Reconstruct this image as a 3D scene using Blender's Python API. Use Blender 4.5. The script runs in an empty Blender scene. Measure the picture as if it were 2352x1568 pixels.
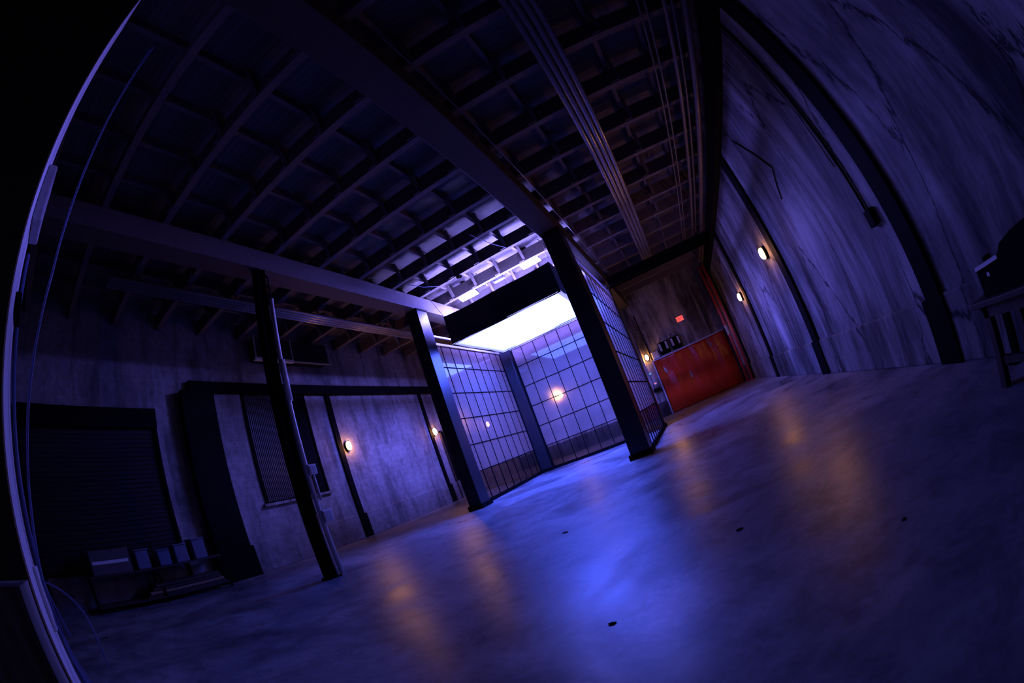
import bpy, bmesh, math, random
from mathutils import Vector, Matrix
random.seed(7)
S = bpy.context.scene
C = S.collection
PI = math.pi

# ------------------------------------------------------------------ camera
cd = bpy.data.cameras.new('camera')
cd.type = 'PANO'
cd.panorama_type = 'FISHEYE_EQUISOLID'
cd.fisheye_lens = 15.2346
cd.fisheye_fov = math.radians(200)
cd.sensor_fit = 'HORIZONTAL'
cd.sensor_width = 36.0
cd.sensor_height = 24.0
cd.clip_start = 0.02
cd.clip_end = 200
cam = bpy.data.objects.new('camera', cd)
C.objects.link(cam)
R = Matrix(((0.850983, 0.404693, 0.334740),
            (0.400890, -0.088783, -0.911814),
            (-0.339286, 0.910132, -0.237790)))
cam.matrix_world = Matrix.Translation((0, 0, 1.3)) @ R.to_4x4()
S.camera = cam

# ------------------------------------------------------------------ world, exposure
w = bpy.data.worlds.new('world')
S.world = w
w.use_nodes = True
w.node_tree.nodes['Background'].inputs[0].default_value = (0.02, 0.03, 0.1, 1)
w.node_tree.nodes['Background'].inputs[1].default_value = 0.0
S.view_settings.view_transform = 'Standard'
S.view_settings.look = 'None'
S.view_settings.exposure = 0.0
S.view_settings.gamma = 1.0
S.view_settings.use_curve_mapping = False
S.cycles.use_denoising = True
S.cycles.max_bounces = 10
S.cycles.diffuse_bounces = 1
S.cycles.glossy_bounces = 3
S.cycles.transparent_max_bounces = 16
S.cycles.sample_clamp_indirect = 12.0

# strengths of the lamps in the room (used by their builders below)
PANEL_COL, PANEL_STR = (0.16, 0.135, 1.0), 1500.0
FRONT_STR, BEAM_COL = 330.0, (0.35, 0.31, 1.0)
BEAM_W = 18000.0                                           # beam added to each flood lamp to brighten the roof       # the lamps over the big box
BOX_COL, BOX_STR = (0.062, 0.105, 1.0), 36.0               # glowing cloth under it
SCONCE_COL, SCONCE_STR = (1.0, 0.40, 0.10), 105.0


# ------------------------------------------------------------------ materials
def newmat(name):
    m = bpy.data.materials.new(name)
    m.use_nodes = True
    nt = m.node_tree
    return m, nt, nt.nodes['Principled BSDF']


def plain(name, col, rough=0.6, metal=0.0, bump=0.0, scale=40, var=0.25, spec=0.5):
    m, nt, b = newmat(name)
    tc = nt.nodes.new('ShaderNodeTexCoord')
    n = nt.nodes.new('ShaderNodeTexNoise')
    n.inputs['Scale'].default_value = scale
    n.inputs['Detail'].default_value = 5
    nt.links.new(tc.outputs['Object'], n.inputs['Vector'])
    mx = nt.nodes.new('ShaderNodeMix')
    mx.data_type = 'RGBA'
    mx.inputs[6].default_value = (*[c * (1 - var) for c in col], 1)
    mx.inputs[7].default_value = (*[min(1, c * (1 + var)) for c in col], 1)
    nt.links.new(n.outputs['Fac'], mx.inputs[0])
    nt.links.new(mx.outputs[2], b.inputs['Base Color'])
    b.inputs['Roughness'].default_value = rough
    b.inputs['Metallic'].default_value = metal
    b.inputs['Specular IOR Level'].default_value = spec
    if bump:
        bp = nt.nodes.new('ShaderNodeBump')
        bp.inputs['Strength'].default_value = bump
        bp.inputs['Distance'].default_value = 0.02
        nt.links.new(n.outputs['Fac'], bp.inputs['Height'])
        nt.links.new(bp.outputs['Normal'], b.inputs['Normal'])
    return m


def emitter(name, col, strength):
    m, nt, b = newmat(name)
    b.inputs['Base Color'].default_value = (*[min(1, .2 + c * .6) for c in col], 1)
    b.inputs['Emission Color'].default_value = (*col, 1)
    b.inputs['Emission Strength'].default_value = strength
    b.inputs['Roughness'].default_value = 0.6
    return m


def ramp(nt, src, stops):
    r = nt.nodes.new('ShaderNodeValToRGB')
    e = r.color_ramp.elements
    while len(e) < len(stops):
        e.new(0.5)
    for q, (p, c) in zip(e, stops):
        q.position = p
        q.color = (*c, 1) if len(c) == 3 else c
    nt.links.new(src, r.inputs['Fac'])
    return r


def noise(nt, vec, scale, detail=5, rough=.55, mapping=None, dist=0.0):
    if mapping:
        mp = nt.nodes.new('ShaderNodeMapping')
        mp.inputs['Scale'].default_value = mapping
        nt.links.new(vec, mp.inputs['Vector'])
        vec = mp.outputs['Vector']
    n = nt.nodes.new('ShaderNodeTexNoise')
    n.inputs['Scale'].default_value = scale
    n.inputs['Detail'].default_value = detail
    n.inputs['Roughness'].default_value = rough
    n.inputs['Distortion'].default_value = dist
    nt.links.new(vec, n.inputs['Vector'])
    return n


def mult(nt, a, b):
    mx = nt.nodes.new('ShaderNodeMix')
    mx.data_type = 'RGBA'
    mx.blend_type = 'MULTIPLY'
    mx.inputs[0].default_value = 1.0
    nt.links.new(a, mx.inputs[6])
    nt.links.new(b, mx.inputs[7])
    return mx


def concrete_wall(name, base, cracks=True):
    """old painted concrete: runs of dirt down the face, blotches, cracks"""
    m, nt, b = newmat(name)
    tc = nt.nodes.new('ShaderNodeTexCoord')
    v = tc.outputs['Object']
    n1 = noise(nt, v, 1.0, 9, .66, (.95, .95, .13), 1.0)         # broad runs
    n2 = noise(nt, v, 1.0, 7, .62, (.5, .5, .4), .5)             # blotches
    n3 = noise(nt, v, 1.0, 7, .7, (3.4, 3.4, .7), .6)            # finer streaks
    r1 = ramp(nt, n1.outputs['Fac'], [(.36, (.13, .13, .14)), (.47, (.52, .51, .5)), (.6, (1, 1, 1))])
    r2 = ramp(nt, n2.outputs['Fac'], [(.34, (.42, .42, .43)), (.6, (1, 1, 1))])
    r3 = ramp(nt, n3.outputs['Fac'], [(.32, (.5, .49, .48)), (.55, (1, 1, 1))])
    a = mult(nt, r1.outputs['Color'], r2.outputs['Color'])
    a = mult(nt, a.outputs[2], r3.outputs['Color'])
    if cracks:
        mp = nt.nodes.new('ShaderNodeMapping')
        mp.inputs['Scale'].default_value = (.55, .55, .16)
        nw = nt.nodes.new('ShaderNodeVectorMath')
        nw.operation = 'MULTIPLY_ADD'
        nw.inputs[1].default_value = (.5, .5, .5)
        nt.links.new(n3.outputs['Color'], nw.inputs[0])
        nt.links.new(v, nw.inputs[2])
        nt.links.new(nw.outputs[0], mp.inputs['Vector'])
        vo = nt.nodes.new('ShaderNodeTexVoronoi')
        vo.feature = 'DISTANCE_TO_EDGE'
        vo.inputs['Scale'].default_value = 1.3
        nt.links.new(mp.outputs[0], vo.inputs['Vector'])
        rc = ramp(nt, vo.outputs['Distance'], [(.004, (.15, .15, .15)), (.014, (1, 1, 1))])
        a = mult(nt, a.outputs[2], rc.outputs['Color'])
    cst = nt.nodes.new('ShaderNodeRGB')
    cst.outputs[0].default_value = (*base, 1)
    a = mult(nt, a.outputs[2], cst.outputs[0])
    nt.links.new(a.outputs[2], b.inputs['Base Color'])
    b.inputs['Roughness'].default_value = .82
    b.inputs['Specular IOR Level'].default_value = .25
    bp = nt.nodes.new('ShaderNodeBump')
    bp.inputs['Strength'].default_value = .5
    bp.inputs['Distance'].default_value = .03
    nt.links.new(n3.outputs['Fac'], bp.inputs['Height'])
    nt.links.new(bp.outputs['Normal'], b.inputs['Normal'])
    return m


def block_wall(name, base):
    """painted block wall: soft blotches, faint courses, a few runs"""
    m, nt, b = newmat(name)
    tc = nt.nodes.new('ShaderNodeTexCoord')
    v = tc.outputs['Object']
    n1 = noise(nt, v, 1.0, 8, .62, (.9, .9, .55), .5)
    n2 = noise(nt, v, 1.0, 7, .65, (2.2, 2.2, .3), .4)
    n3 = noise(nt, v, 5.0, 6, .7)
    sp = nt.nodes.new('ShaderNodeSeparateXYZ')
    cb = nt.nodes.new('ShaderNodeCombineXYZ')
    nt.links.new(v, sp.inputs[0])
    nt.links.new(sp.outputs['Y'], cb.inputs['X'])
    nt.links.new(sp.outputs['Z'], cb.inputs['Y'])
    br = nt.nodes.new('ShaderNodeTexBrick')
    br.inputs['Scale'].default_value = 1.0
    br.inputs['Brick Width'].default_value = .4
    br.inputs['Row Height'].default_value = .2
    br.inputs['Mortar Size'].default_value = .012
    br.inputs['Mortar Smooth'].default_value = .6
    br.inputs['Color1'].default_value = (1, 1, 1, 1)
    br.inputs['Color2'].default_value = (.93, .93, .93, 1)
    br.inputs['Mortar'].default_value = (.78, .78, .78, 1)
    nt.links.new(cb.outputs[0], br.inputs['Vector'])
    r1 = ramp(nt, n1.outputs['Fac'], [(.32, (.42, .41, .41)), (.48, (.78, .77, .76)), (.64, (1, 1, 1))])
    r2 = ramp(nt, n2.outputs['Fac'], [(.33, (.5, .5, .5)), (.5, (.95, .95, .95)), (.6, (1, 1, 1))])
    r3 = ramp(nt, n3.outputs['Fac'], [(.34, (.7, .7, .7)), (.58, (1, 1, 1))])
    a = mult(nt, r1.outputs['Color'], r2.outputs['Color'])
    a = mult(nt, a.outputs[2], r3.outputs['Color'])
    a = mult(nt, a.outputs[2], br.outputs['Color'])
    cst = nt.nodes.new('ShaderNodeRGB')
    cst.outputs[0].default_value = (*base, 1)
    a = mult(nt, a.outputs[2], cst.outputs[0])
    nt.links.new(a.outputs[2], b.inputs['Base Color'])
    b.inputs['Roughness'].default_value = .85
    b.inputs['Specular IOR Level'].default_value = .2
    bp = nt.nodes.new('ShaderNodeBump')
    bp.inputs['Strength'].default_value = .4
    bp.inputs['Distance'].default_value = .02
    nt.links.new(n3.outputs['Fac'], bp.inputs['Height'])
    nt.links.new(bp.outputs['Normal'], b.inputs['Normal'])
    return m


def floor_mat():
    m, nt, b = newmat('worn_concrete_floor')
    tc = nt.nodes.new('ShaderNodeTexCoord')
    v = tc.outputs['Object']
    n1 = noise(nt, v, .55, 9, .6, None, .8)
    n2 = noise(nt, v, 2.3, 8, .65, None, .4)
    n3 = noise(nt, v, 14, 5, .6)
    r1 = ramp(nt, n1.outputs['Fac'], [(.34, (.36, .36, .37)), (.5, (.66, .65, .64)), (.66, (1, .99, .97))])
    r2 = ramp(nt, n2.outputs['Fac'], [(.33, (.55, .55, .56)), (.55, (1, 1, 1))])
    r3 = ramp(nt, n3.outputs['Fac'], [(.3, (.8, .8, .8)), (.6, (1, 1, 1))])
    # dark oil spots
    vo = nt.nodes.new('ShaderNodeTexVoronoi')
    vo.inputs['Scale'].default_value = .8
    nt.links.new(v, vo.inputs['Vector'])
    rv = ramp(nt, vo.outputs['Distance'], [(.035, (.35, .34, .33)), (.07, (1, 1, 1))])
    a = mult(nt, r1.outputs['Color'], r2.outputs['Color'])
    a = mult(nt, a.outputs[2], r3.outputs['Color'])
    a = mult(nt, a.outputs[2], rv.outputs['Color'])
    # a paler patch in front of the camera, with a ragged outline
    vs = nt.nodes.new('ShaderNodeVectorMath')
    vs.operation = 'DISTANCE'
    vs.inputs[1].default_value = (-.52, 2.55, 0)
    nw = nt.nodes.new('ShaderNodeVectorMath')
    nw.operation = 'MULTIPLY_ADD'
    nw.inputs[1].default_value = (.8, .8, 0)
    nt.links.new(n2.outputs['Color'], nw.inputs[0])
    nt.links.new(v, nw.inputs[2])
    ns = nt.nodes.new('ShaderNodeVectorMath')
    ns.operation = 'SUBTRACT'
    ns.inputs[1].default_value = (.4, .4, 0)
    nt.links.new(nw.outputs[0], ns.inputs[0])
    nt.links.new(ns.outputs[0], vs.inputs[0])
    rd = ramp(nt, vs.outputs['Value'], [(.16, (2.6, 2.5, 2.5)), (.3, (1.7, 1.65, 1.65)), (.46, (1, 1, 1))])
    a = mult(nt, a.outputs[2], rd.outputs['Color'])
    cst = nt.nodes.new('ShaderNodeRGB')
    cst.outputs[0].default_value = (.41, .42, .445, 1)
    a = mult(nt, a.outputs[2], cst.outputs[0])
    nt.links.new(a.outputs[2], b.inputs['Base Color'])
    rr = nt.nodes.new('ShaderNodeMapRange')
    rr.inputs['From Min'].default_value = .32
    rr.inputs['From Max'].default_value = .68
    rr.inputs['To Min'].default_value = .25
    rr.inputs['To Max'].default_value = .5
    nt.links.new(n1.outputs['Fac'], rr.inputs['Value'])
    nt.links.new(rr.outputs['Result'], b.inputs['Roughness'])
    b.inputs['Specular IOR Level'].default_value = .22
    bp = nt.nodes.new('ShaderNodeBump')
    bp.inputs['Strength'].default_value = .16
    bp.inputs['Distance'].default_value = .02
    nt.links.new(n2.outputs['Fac'], bp.inputs['Height'])
    nt.links.new(bp.outputs['Normal'], b.inputs['Normal'])
    return m


def plank_mat(name, col, width=.14):
    """boards running along x, seam lines every `width` along y"""
    m, nt, b = newmat(name)
    tc = nt.nodes.new('ShaderNodeTexCoord')
    v = tc.outputs['Object']
    br = nt.nodes.new('ShaderNodeTexBrick')
    br.inputs['Scale'].default_value = 1.0
    br.inputs['Brick Width'].default_value = 3.3
    br.inputs['Row Height'].default_value = width
    br.inputs['Mortar Size'].default_value = .006
    br.inputs['Color1'].default_value = (*col, 1)
    br.inputs['Color2'].default_value = (*[c * .82 for c in col], 1)
    br.inputs['Mortar'].default_value = (*[c * .12 for c in col], 1)
    nt.links.new(v, br.inputs['Vector'])
    n = noise(nt, v, 1.0, 6, .6, (.8, 14, 1))
    r = ramp(nt, n.outputs['Fac'], [(.3, (.72, .7, .68)), (.6, (1, 1, 1))])
    a = mult(nt, br.outputs['Color'], r.outputs['Color'])
    nt.links.new(a.outputs[2], b.inputs['Base Color'])
    b.inputs['Roughness'].default_value = .75
    return m


def glass_mat(name, haze, blur):
    """old window glass: clear, with a dusty film that scatters a little"""
    m = bpy.data.materials.new(name)
    m.use_nodes = True
    nt = m.node_tree
    nt.nodes.clear()
    out = nt.nodes.new('ShaderNodeOutputMaterial')
    tr = nt.nodes.new('ShaderNodeBsdfTransparent')
    tr.inputs['Color'].default_value = (.92, .93, .94, 1)
    gl = nt.nodes.new('ShaderNodeBsdfGlossy')
    gl.inputs['Roughness'].default_value = .02
    fr = nt.nodes.new('ShaderNodeFresnel')
    fr.inputs['IOR'].default_value = 1.6
    df = nt.nodes.new('ShaderNodeBsdfDiffuse')
    df.inputs['Color'].default_value = (.85, .68, .58, 1)
    rf = nt.nodes.new('ShaderNodeBsdfRefraction')
    rf.inputs['IOR'].default_value = 1.12
    rf.inputs['Roughness'].default_value = .55
    tl = nt.nodes.new('ShaderNodeBsdfTranslucent')
    tl.inputs['Color'].default_value = (.85, .68, .58, 1)
    film = nt.nodes.new('ShaderNodeMixShader')
    film.inputs['Fac'].default_value = .5
    nt.links.new(df.outputs[0], film.inputs[1])
    nt.links.new(tl.outputs[0], film.inputs[2])
    tc = nt.nodes.new('ShaderNodeTexCoord')
    n = noise(nt, tc.outputs['Object'], 3.0, 6, .6, (1, 1, .5))
    mr = nt.nodes.new('ShaderNodeMapRange')
    mr.inputs['To Min'].default_value = haze * .6
    mr.inputs['To Max'].default_value = haze * 1.4
    nt.links.new(n.outputs['Fac'], mr.inputs['Value'])
    a = nt.nodes.new('ShaderNodeMixShader')
    a.inputs['Fac'].default_value = blur
    nt.links.new(tr.outputs[0], a.inputs[1])
    nt.links.new(rf.outputs[0], a.inputs[2])
    c = nt.nodes.new('ShaderNodeMixShader')
    nt.links.new(mr.outputs['Result'], c.inputs['Fac'])
    nt.links.new(a.outputs[0], c.inputs[1])
    nt.links.new(film.outputs[0], c.inputs[2])
    d = nt.nodes.new('ShaderNodeMixShader')
    nt.links.new(fr.outputs[0], d.inputs['Fac'])
    nt.links.new(c.outputs[0], d.inputs[1])
    nt.links.new(gl.outputs[0], d.inputs[2])
    nt.links.new(d.outputs[0], out.inputs['Surface'])
    return m


def tarp_mat():
    m, nt, b = newmat('red_plastic_sheet')
    tc = nt.nodes.new('ShaderNodeTexCoord')
    n1 = noise(nt, tc.outputs['Object'], 1.0, 5, .6, (2.2, 1, .35), .6)
    n2 = noise(nt, tc.outputs['Object'], 6.0, 4, .55, None, 1.2)
    b.inputs['Base Color'].default_value = (.50, .035, .006, 1)
    b.inputs['Roughness'].default_value = .2
    b.inputs['Specular IOR Level'].default_value = .3
    ad = nt.nodes.new('ShaderNodeMath')
    ad.operation = 'MULTIPLY_ADD'
    ad.inputs[1].default_value = .35
    nt.links.new(n2.outputs['Fac'], ad.inputs[0])
    nt.links.new(n1.outputs['Fac'], ad.inputs[2])
    bp = nt.nodes.new('ShaderNodeBump')
    bp.inputs['Strength'].default_value = .6
    bp.inputs['Distance'].default_value = .05
    nt.links.new(ad.outputs[0], bp.inputs['Height'])
    nt.links.new(bp.outputs['Normal'], b.inputs['Normal'])
    return m


M = dict(
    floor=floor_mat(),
    wall=concrete_wall('stained_concrete', (.46, .445, .43)),
    wall_block=block_wall('painted_block_wall', (.41, .395, .385)),
    wall_pale=concrete_wall('pale_concrete', (.6, .58, .56), False),
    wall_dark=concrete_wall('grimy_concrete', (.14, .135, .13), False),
    sill=concrete_wall('concrete_ledge', (.44, .42, .40)),
    deck=plank_mat('whitewashed_roof_boards', (.20, .172, .167)),
    timber=plain('old_dark_timber', (.18, .145, .135), .75, 0, .4, 9),
    beam=plain('grey_painted_timber', (.065, .055, .05), .7, 0, .3, 7),
    beam_b=plain('dusty_timber', (.13, .105, .095), .7, 0, .3, 7),
    black=plain('black_paint', (.004, .004, .005), .8, 0, .1, 30, spec=.06),
    blacksoft=plain('matt_black_cloth', (.022, .024, .032), .95, 0, .3, 25, spec=.1),
    satin=plain('satin_black_steel', (.02, .021, .026), .33, 0, .05, 18),
    steel=plain('galvanised_steel', (.50, .49, .5), .38, .7, .1, 20),
    conduit=plain('grey_conduit', (.42, .38, .38), .27, .55, .05, 12),
    dullpipe=plain('dull_pipe', (.2, .17, .15), .42, .3, .1, 20),
    white=plain('white_paint', (.75, .75, .76), .55, 0, .05, 20, .08),
    bright=plain('gloss_white_paint', (.92, .92, .92), .4, 0, .03, 20, .04),
    greybox=plain('grey_enamel', (.42, .43, .45), .45, 0, .05, 15),
    redpipe=plain('red_pipe_paint', (.5, .07, .06), .4, 0, .1, 15),
    cloth=plain('white_cloth', (.9, .9, .92), .9, 0, .1, 15, .05),
    glass=glass_mat('dusty_window_glass', .42, .35), glass_clear=glass_mat('clear_window_glass', .04, 0.0), tarp=tarp_mat(),
    diffuser=emitter('glowing_cloth', BOX_COL, BOX_STR),
    hem=emitter('dimmer_cloth_edge', (.42, .42, 1.0), 1.0),
    lamp=emitter('lamp_face', PANEL_COL, PANEL_STR),  # glow of the two added rear lamps
    lamp_soft=emitter('dim_lamp_face', (.2, .18, 1.0), FRONT_STR),
    globe=emitter('lit_globe', SCONCE_COL, SCONCE_STR),
    exit=emitter('exit_face', (1.0, .10, .09), 1.1),
    exit_dark=plain('exit_letters', (.25, .02, .02), .5),
    slit=emitter('daylight_gap', (.75, 1.0, .85), 1.6),
    teal=emitter('teal_pilot_light', (.1, .8, 1.0), 1.0),
    pinklight=emitter('pink_pilot_light', (1.0, .28, .25), .8),
    rust=plain('rusty_brown_steel', (.05, .034, .026), .6, .2, .3, 14),
    cable=plain('cable_jacket', (.10, .13, .3), .5, 0, 0, 20),
    bin=plain('grey_plastic_bin', (.12, .15, .22), .45, 0, .05, 12),
    cardboard=plain('grey_cardboard', (.10, .09, .085), .85, 0, .1, 9),
    board=plain('raw_boards', (.34, .2, .12), .7, 0, .2, 12),
    ribbed=plain('ribbed_black_sheet', (.09, .086, .1), .38, .2, .05, 20),
    slats=plain('dull_black_slats', (.016, .015, .017), .6, 0, .05, 20, spec=.2),
    foil=plain('flexible_foil', (.6, .5, .45), .4, .6, .4, 30),
)


# ------------------------------------------------------------------ mesh helpers
class MB:
    def __init__(self):
        self.b = bmesh.new()

    def box(self, x0, x1, y0, y1, z0, z1):
        vs = [self.b.verts.new(p) for p in ((x0, y0, z0), (x1, y0, z0), (x1, y1, z0), (x0, y1, z0),
                                            (x0, y0, z1), (x1, y0, z1), (x1, y1, z1), (x0, y1, z1))]
        for f in ((0, 3, 2, 1), (4, 5, 6, 7), (0, 1, 5, 4), (1, 2, 6, 5), (2, 3, 7, 6), (3, 0, 4, 7)):
            self.b.faces.new([vs[i] for i in f])
        return self

    def quad(self, *p):
        self.b.faces.new([self.b.verts.new(q) for q in p])
        return self

    def rods(self, pts, r, n=10, closed=False):
        """a round bar through the points"""
        pts = [Vector(p) for p in pts]
        rings = []
        N = len(pts)
        prev = None
        for i, p in enumerate(pts):
            if closed:
                d = pts[(i + 1) % N] - pts[i - 1]
            else:
                d = pts[min(i + 1, N - 1)] - pts[max(i - 1, 0)]
            d.normalize()
            if prev is None:
                u = d.orthogonal().normalized()
            else:
                u = (prev - d * prev.dot(d))
                u = u.normalized() if u.length > 1e-5 else d.orthogonal().normalized()
            prev = u
            v = d.cross(u)
            rings.append([self.b.verts.new(p + (u * math.cos(2 * PI * k / n) + v * math.sin(2 * PI * k / n)) * r) for k in range(n)])
        for i in range(N if closed else N - 1):
            a, c = rings[i], rings[(i + 1) % N]
            for k in range(n):
                self.b.faces.new((a[k], a[(k + 1) % n], c[(k + 1) % n], c[k]))
        if not closed:
            self.b.faces.new(rings[0][::-1])
            self.b.faces.new(rings[-1])
        return self

    def bar(self, p0, p1, w, h):
        """square bar between two points"""
        p0, p1 = Vector(p0), Vector(p1)
        d = (p1 - p0).normalized()
        up = Vector((0, 0, 1)) if abs(d.z) < .95 else Vector((1, 0, 0))
        u = d.cross(up).normalized() * (w / 2)
        v = u.cross(d).normalized() * (h / 2)
        A = [self.b.verts.new(p0 + s * u + t * v) for s, t in ((-1, -1), (1, -1), (1, 1), (-1, 1))]
        B = [self.b.verts.new(p1 + s * u + t * v) for s, t in ((-1, -1), (1, -1), (1, 1), (-1, 1))]
        for k in range(4):
            self.b.faces.new((A[k], A[(k + 1) % 4], B[(k + 1) % 4], B[k]))
        self.b.faces.new(A[::-1])
        self.b.faces.new(B)
        return self

    def ellipsoid(self, c, rx, ry, rz, nu=20, nv=12):
        m = bmesh.ops.create_uvsphere(self.b, u_segments=nu, v_segments=nv, radius=1.0)
        for v in m['verts']:
            v.co = Vector((c[0] + v.co.x * rx, c[1] + v.co.y * ry, c[2] + v.co.z * rz))
        return self

    def disc_stack(self, c, axis, prof, n=24, sx=1.0, sz=1.0):
        """lathe about `axis` ('x' or 'y') : prof = [(offset, radius)]"""
        rings = []
        for o, r in prof:
            ring = []
            for k in range(n):
                a, b_ = math.cos(2 * PI * k / n) * r * sx, math.sin(2 * PI * k / n) * r * sz
                p = (c[0] + o, c[1] + a, c[2] + b_) if axis == 'x' else (c[0] + a, c[1] + o, c[2] + b_)
                ring.append(self.b.verts.new(p))
            rings.append(ring)
        for i in range(len(rings) - 1):
            for k in range(n):
                self.b.faces.new((rings[i][k], rings[i][(k + 1) % n], rings[i + 1][(k + 1) % n], rings[i + 1][k]))
        self.b.faces.new(rings[0][::-1])
        self.b.faces.new(rings[-1])
        return self

    def build(self, name, mat, parent=None, loc=None, smooth=False, bevel=0.0):
        base = Vector(loc) if loc is not None else Vector((0, 0, 0))
        wl = base.copy()
        p = parent
        off = Vector((0, 0, 0))
        while p is not None:
            off += p.location
            p = p.parent
        if parent is not None:
            base = off
        for v in self.b.verts:
            v.co -= base
        bmesh.ops.recalc_face_normals(self.b, faces=self.b.faces[:])
        me = bpy.data.meshes.new(name)
        self.b.to_mesh(me)
        self.b.free()
        me.materials.append(mat)
        if smooth:
            me.polygons.foreach_set('use_smooth', [True] * len(me.polygons))
        o = bpy.data.objects.new(name, me)
        C.objects.link(o)
        if parent is not None:
            o.parent = parent
        else:
            o.location = wl
        if bevel:
            md = o.modifiers.new('edge', 'BEVEL')
            md.width = bevel
            md.segments = 2
            md.limit_method = 'ANGLE'
        return o


def tag(o, label, cat, group=None, kind=None):
    o['label'] = label
    o['category'] = cat
    if group:
        o['group'] = group
    if kind:
        o['kind'] = kind
    return o


def thing(name, label, cat, loc, group=None, kind=None):
    o = bpy.data.objects.new(name, None)
    o.empty_display_size = .2
    C.objects.link(o)
    o.location = loc
    return tag(o, label, cat, group, kind)


ORD = ['first', 'second', 'third', 'fourth', 'fifth', 'sixth', 'seventh', 'eighth', 'ninth', 'tenth', 'eleventh', 'twelfth',
       'thirteenth', 'fourteenth', 'fifteenth', 'sixteenth', 'seventeenth', 'eighteenth', 'nineteenth', 'twentieth']

# ------------------------------------------------------------------ room shell
XL, XR, YN, YF, ZD = -11.2, 3.4, -5.0, 24.2, 7.6
T = .3
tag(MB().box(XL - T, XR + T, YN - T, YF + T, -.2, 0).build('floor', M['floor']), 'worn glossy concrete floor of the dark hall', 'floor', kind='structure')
tag(MB().box(XL - T, XR + T, YN - T, YF + T, ZD, ZD + .08).build('ceiling', M['deck']), 'pale board roof deck above the purlins', 'ceiling', kind='structure')
tag(MB().box(XR, XR + T, YN, YF, 0, ZD).build('wall_right', M['wall']), 'stained concrete wall on the right with two lamps', 'wall', kind='structure')
tag(MB().box(XL - T, XL, YN, YF, 0, ZD).build('wall_left', M['wall_block']), 'stained concrete wall behind the glass box on the left', 'wall', kind='structure')
tag(MB().box(XL, XR, YF, YF + T, 0, ZD).build('wall_far', M['wall_pale']), 'far concrete wall with the red sheet and exit sign', 'wall', kind='structure')
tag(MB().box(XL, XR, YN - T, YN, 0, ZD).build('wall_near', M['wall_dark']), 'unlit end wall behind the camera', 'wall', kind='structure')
# low concrete ledge along the foot of each long wall
tag(MB().box(XR - .06, XR, YN, YF, 0, .83).build('trim_1', M['sill'], bevel=.02), 'low concrete ledge along the foot of the right wall', 'ledge', kind='structure')
tag(MB().box(XL, XL + .05, YN, YF, 0, .83).build('trim_2', M['wall_block'], bevel=.02), 'low concrete ledge along the foot of the left wall', 'ledge', kind='structure')
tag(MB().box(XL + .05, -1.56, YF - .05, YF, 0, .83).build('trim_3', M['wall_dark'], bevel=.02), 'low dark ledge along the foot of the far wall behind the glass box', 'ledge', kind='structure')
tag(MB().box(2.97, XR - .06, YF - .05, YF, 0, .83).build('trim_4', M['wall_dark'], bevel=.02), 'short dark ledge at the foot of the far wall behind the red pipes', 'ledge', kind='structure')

# wall end close to the camera on the extreme left
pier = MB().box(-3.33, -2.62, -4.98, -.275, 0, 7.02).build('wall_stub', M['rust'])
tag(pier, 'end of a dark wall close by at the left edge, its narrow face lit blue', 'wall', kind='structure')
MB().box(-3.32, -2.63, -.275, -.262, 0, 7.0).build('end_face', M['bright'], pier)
MB().box(-2.62, -2.05, -4.98, -.30, 0, 1.19).box(-2.62, -2.06, -.30, -.285, .05, 1.19).build('footing', M['sill'], pier)

# ------------------------------------------------------------------ roof timbers
BZ0, BZ1 = 6.5, 7.0
b_ = MB().box(-7.22, -6.7, YN + .02, YF - .02, BZ0, BZ1).build('roof_beam', M['beam_b'], bevel=.012)
tag(b_, 'long roof beam over the left row of columns, lit on its inner side', 'roof beam', kind='structure')
b_ = MB().box(-2.12, -1.55, YN + .02, YF - .02, BZ0, BZ1).build('roof_beam', M['beam'], bevel=.012)
tag(b_, 'long roof beam over the right row of columns, brown on its right side', 'roof beam', kind='structure')
ys = [11.52 + 1.5 * k for k in range(-10, 9)]
npur = len(ys)
for i, y in enumerate(ys):
    p = MB().box(XL + .01, XR - .01, y - .075, y + .075, 7.0, 7.4).build('roof_purlin', M['timber'])
    tag(p, 'dark timber roof purlin, %s from the far wall' % ORD[npur - 1 - i], 'purlin', 'purlins across the roof', 'structure')
    if 2 < y < 20:
        m_ = MB()
        for k in range(-7, 9):
            x = -4.39 + .97 * k
            if XL + .3 < x < XR - .3 and not (-7.3 < x < -6.6) and not (-2.2 < x < -1.5):
                m_.bar((x + .10, y - .10, 7.06), (x + .10, y - .34, 7.56), .09, .06)
                m_.box(x - .09, x + .10, y - .12, y - .075, 7.02, 7.14)
        m_.build('brace', M['timber'], p)
xs = [-4.39 + .97 * k for k in range(-7, 9)]
xs = [x for x in xs if XL + .1 < x < XR - .1]
for i, x in enumerate(xs):
    p = MB().box(x - .045, x + .045, YN + .02, YF - .02, 7.4, 7.598).build('roof_rafter', M['timber'])
    tag(p, 'timber roof rafter on top of the purlins, %s from the right wall' % ORD[len(xs) - 1 - i], 'rafter', 'rafters under the roof boards', 'structure')
# steel ledgers along both long walls, black cross beam behind the glass box
tag(MB().box(XL, XL + .16, 4.9, YF - .02, 5.2, 5.52).build('wall_ledger', M['black']), 'black ledger beam along the left wall above the window', 'beam', kind='structure')
tag(MB().box(XR - .2, XR, YN + .02, YF - .02, 6.05, 6.5).build('wall_ledger', M['black']), 'black ledger beam along the top of the right wall', 'beam', kind='structure')
tag(MB().box(-1.5, XR - .2, 17.18, 17.42, 6.07, 6.5).box(-1.5, XR - .2, 17.1, 17.5, 6.07, 6.1).build('cross_beam', M['black']),
    'black cross beam from the glass box to the right wall', 'beam', kind='structure')
hb = tag(MB().box(-7.0, -1.6, 17.24, 17.4, 6.1, 6.5).build('cross_beam', M['beam']), 'cross beam over the rear glass screen', 'beam', kind='structure')


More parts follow.
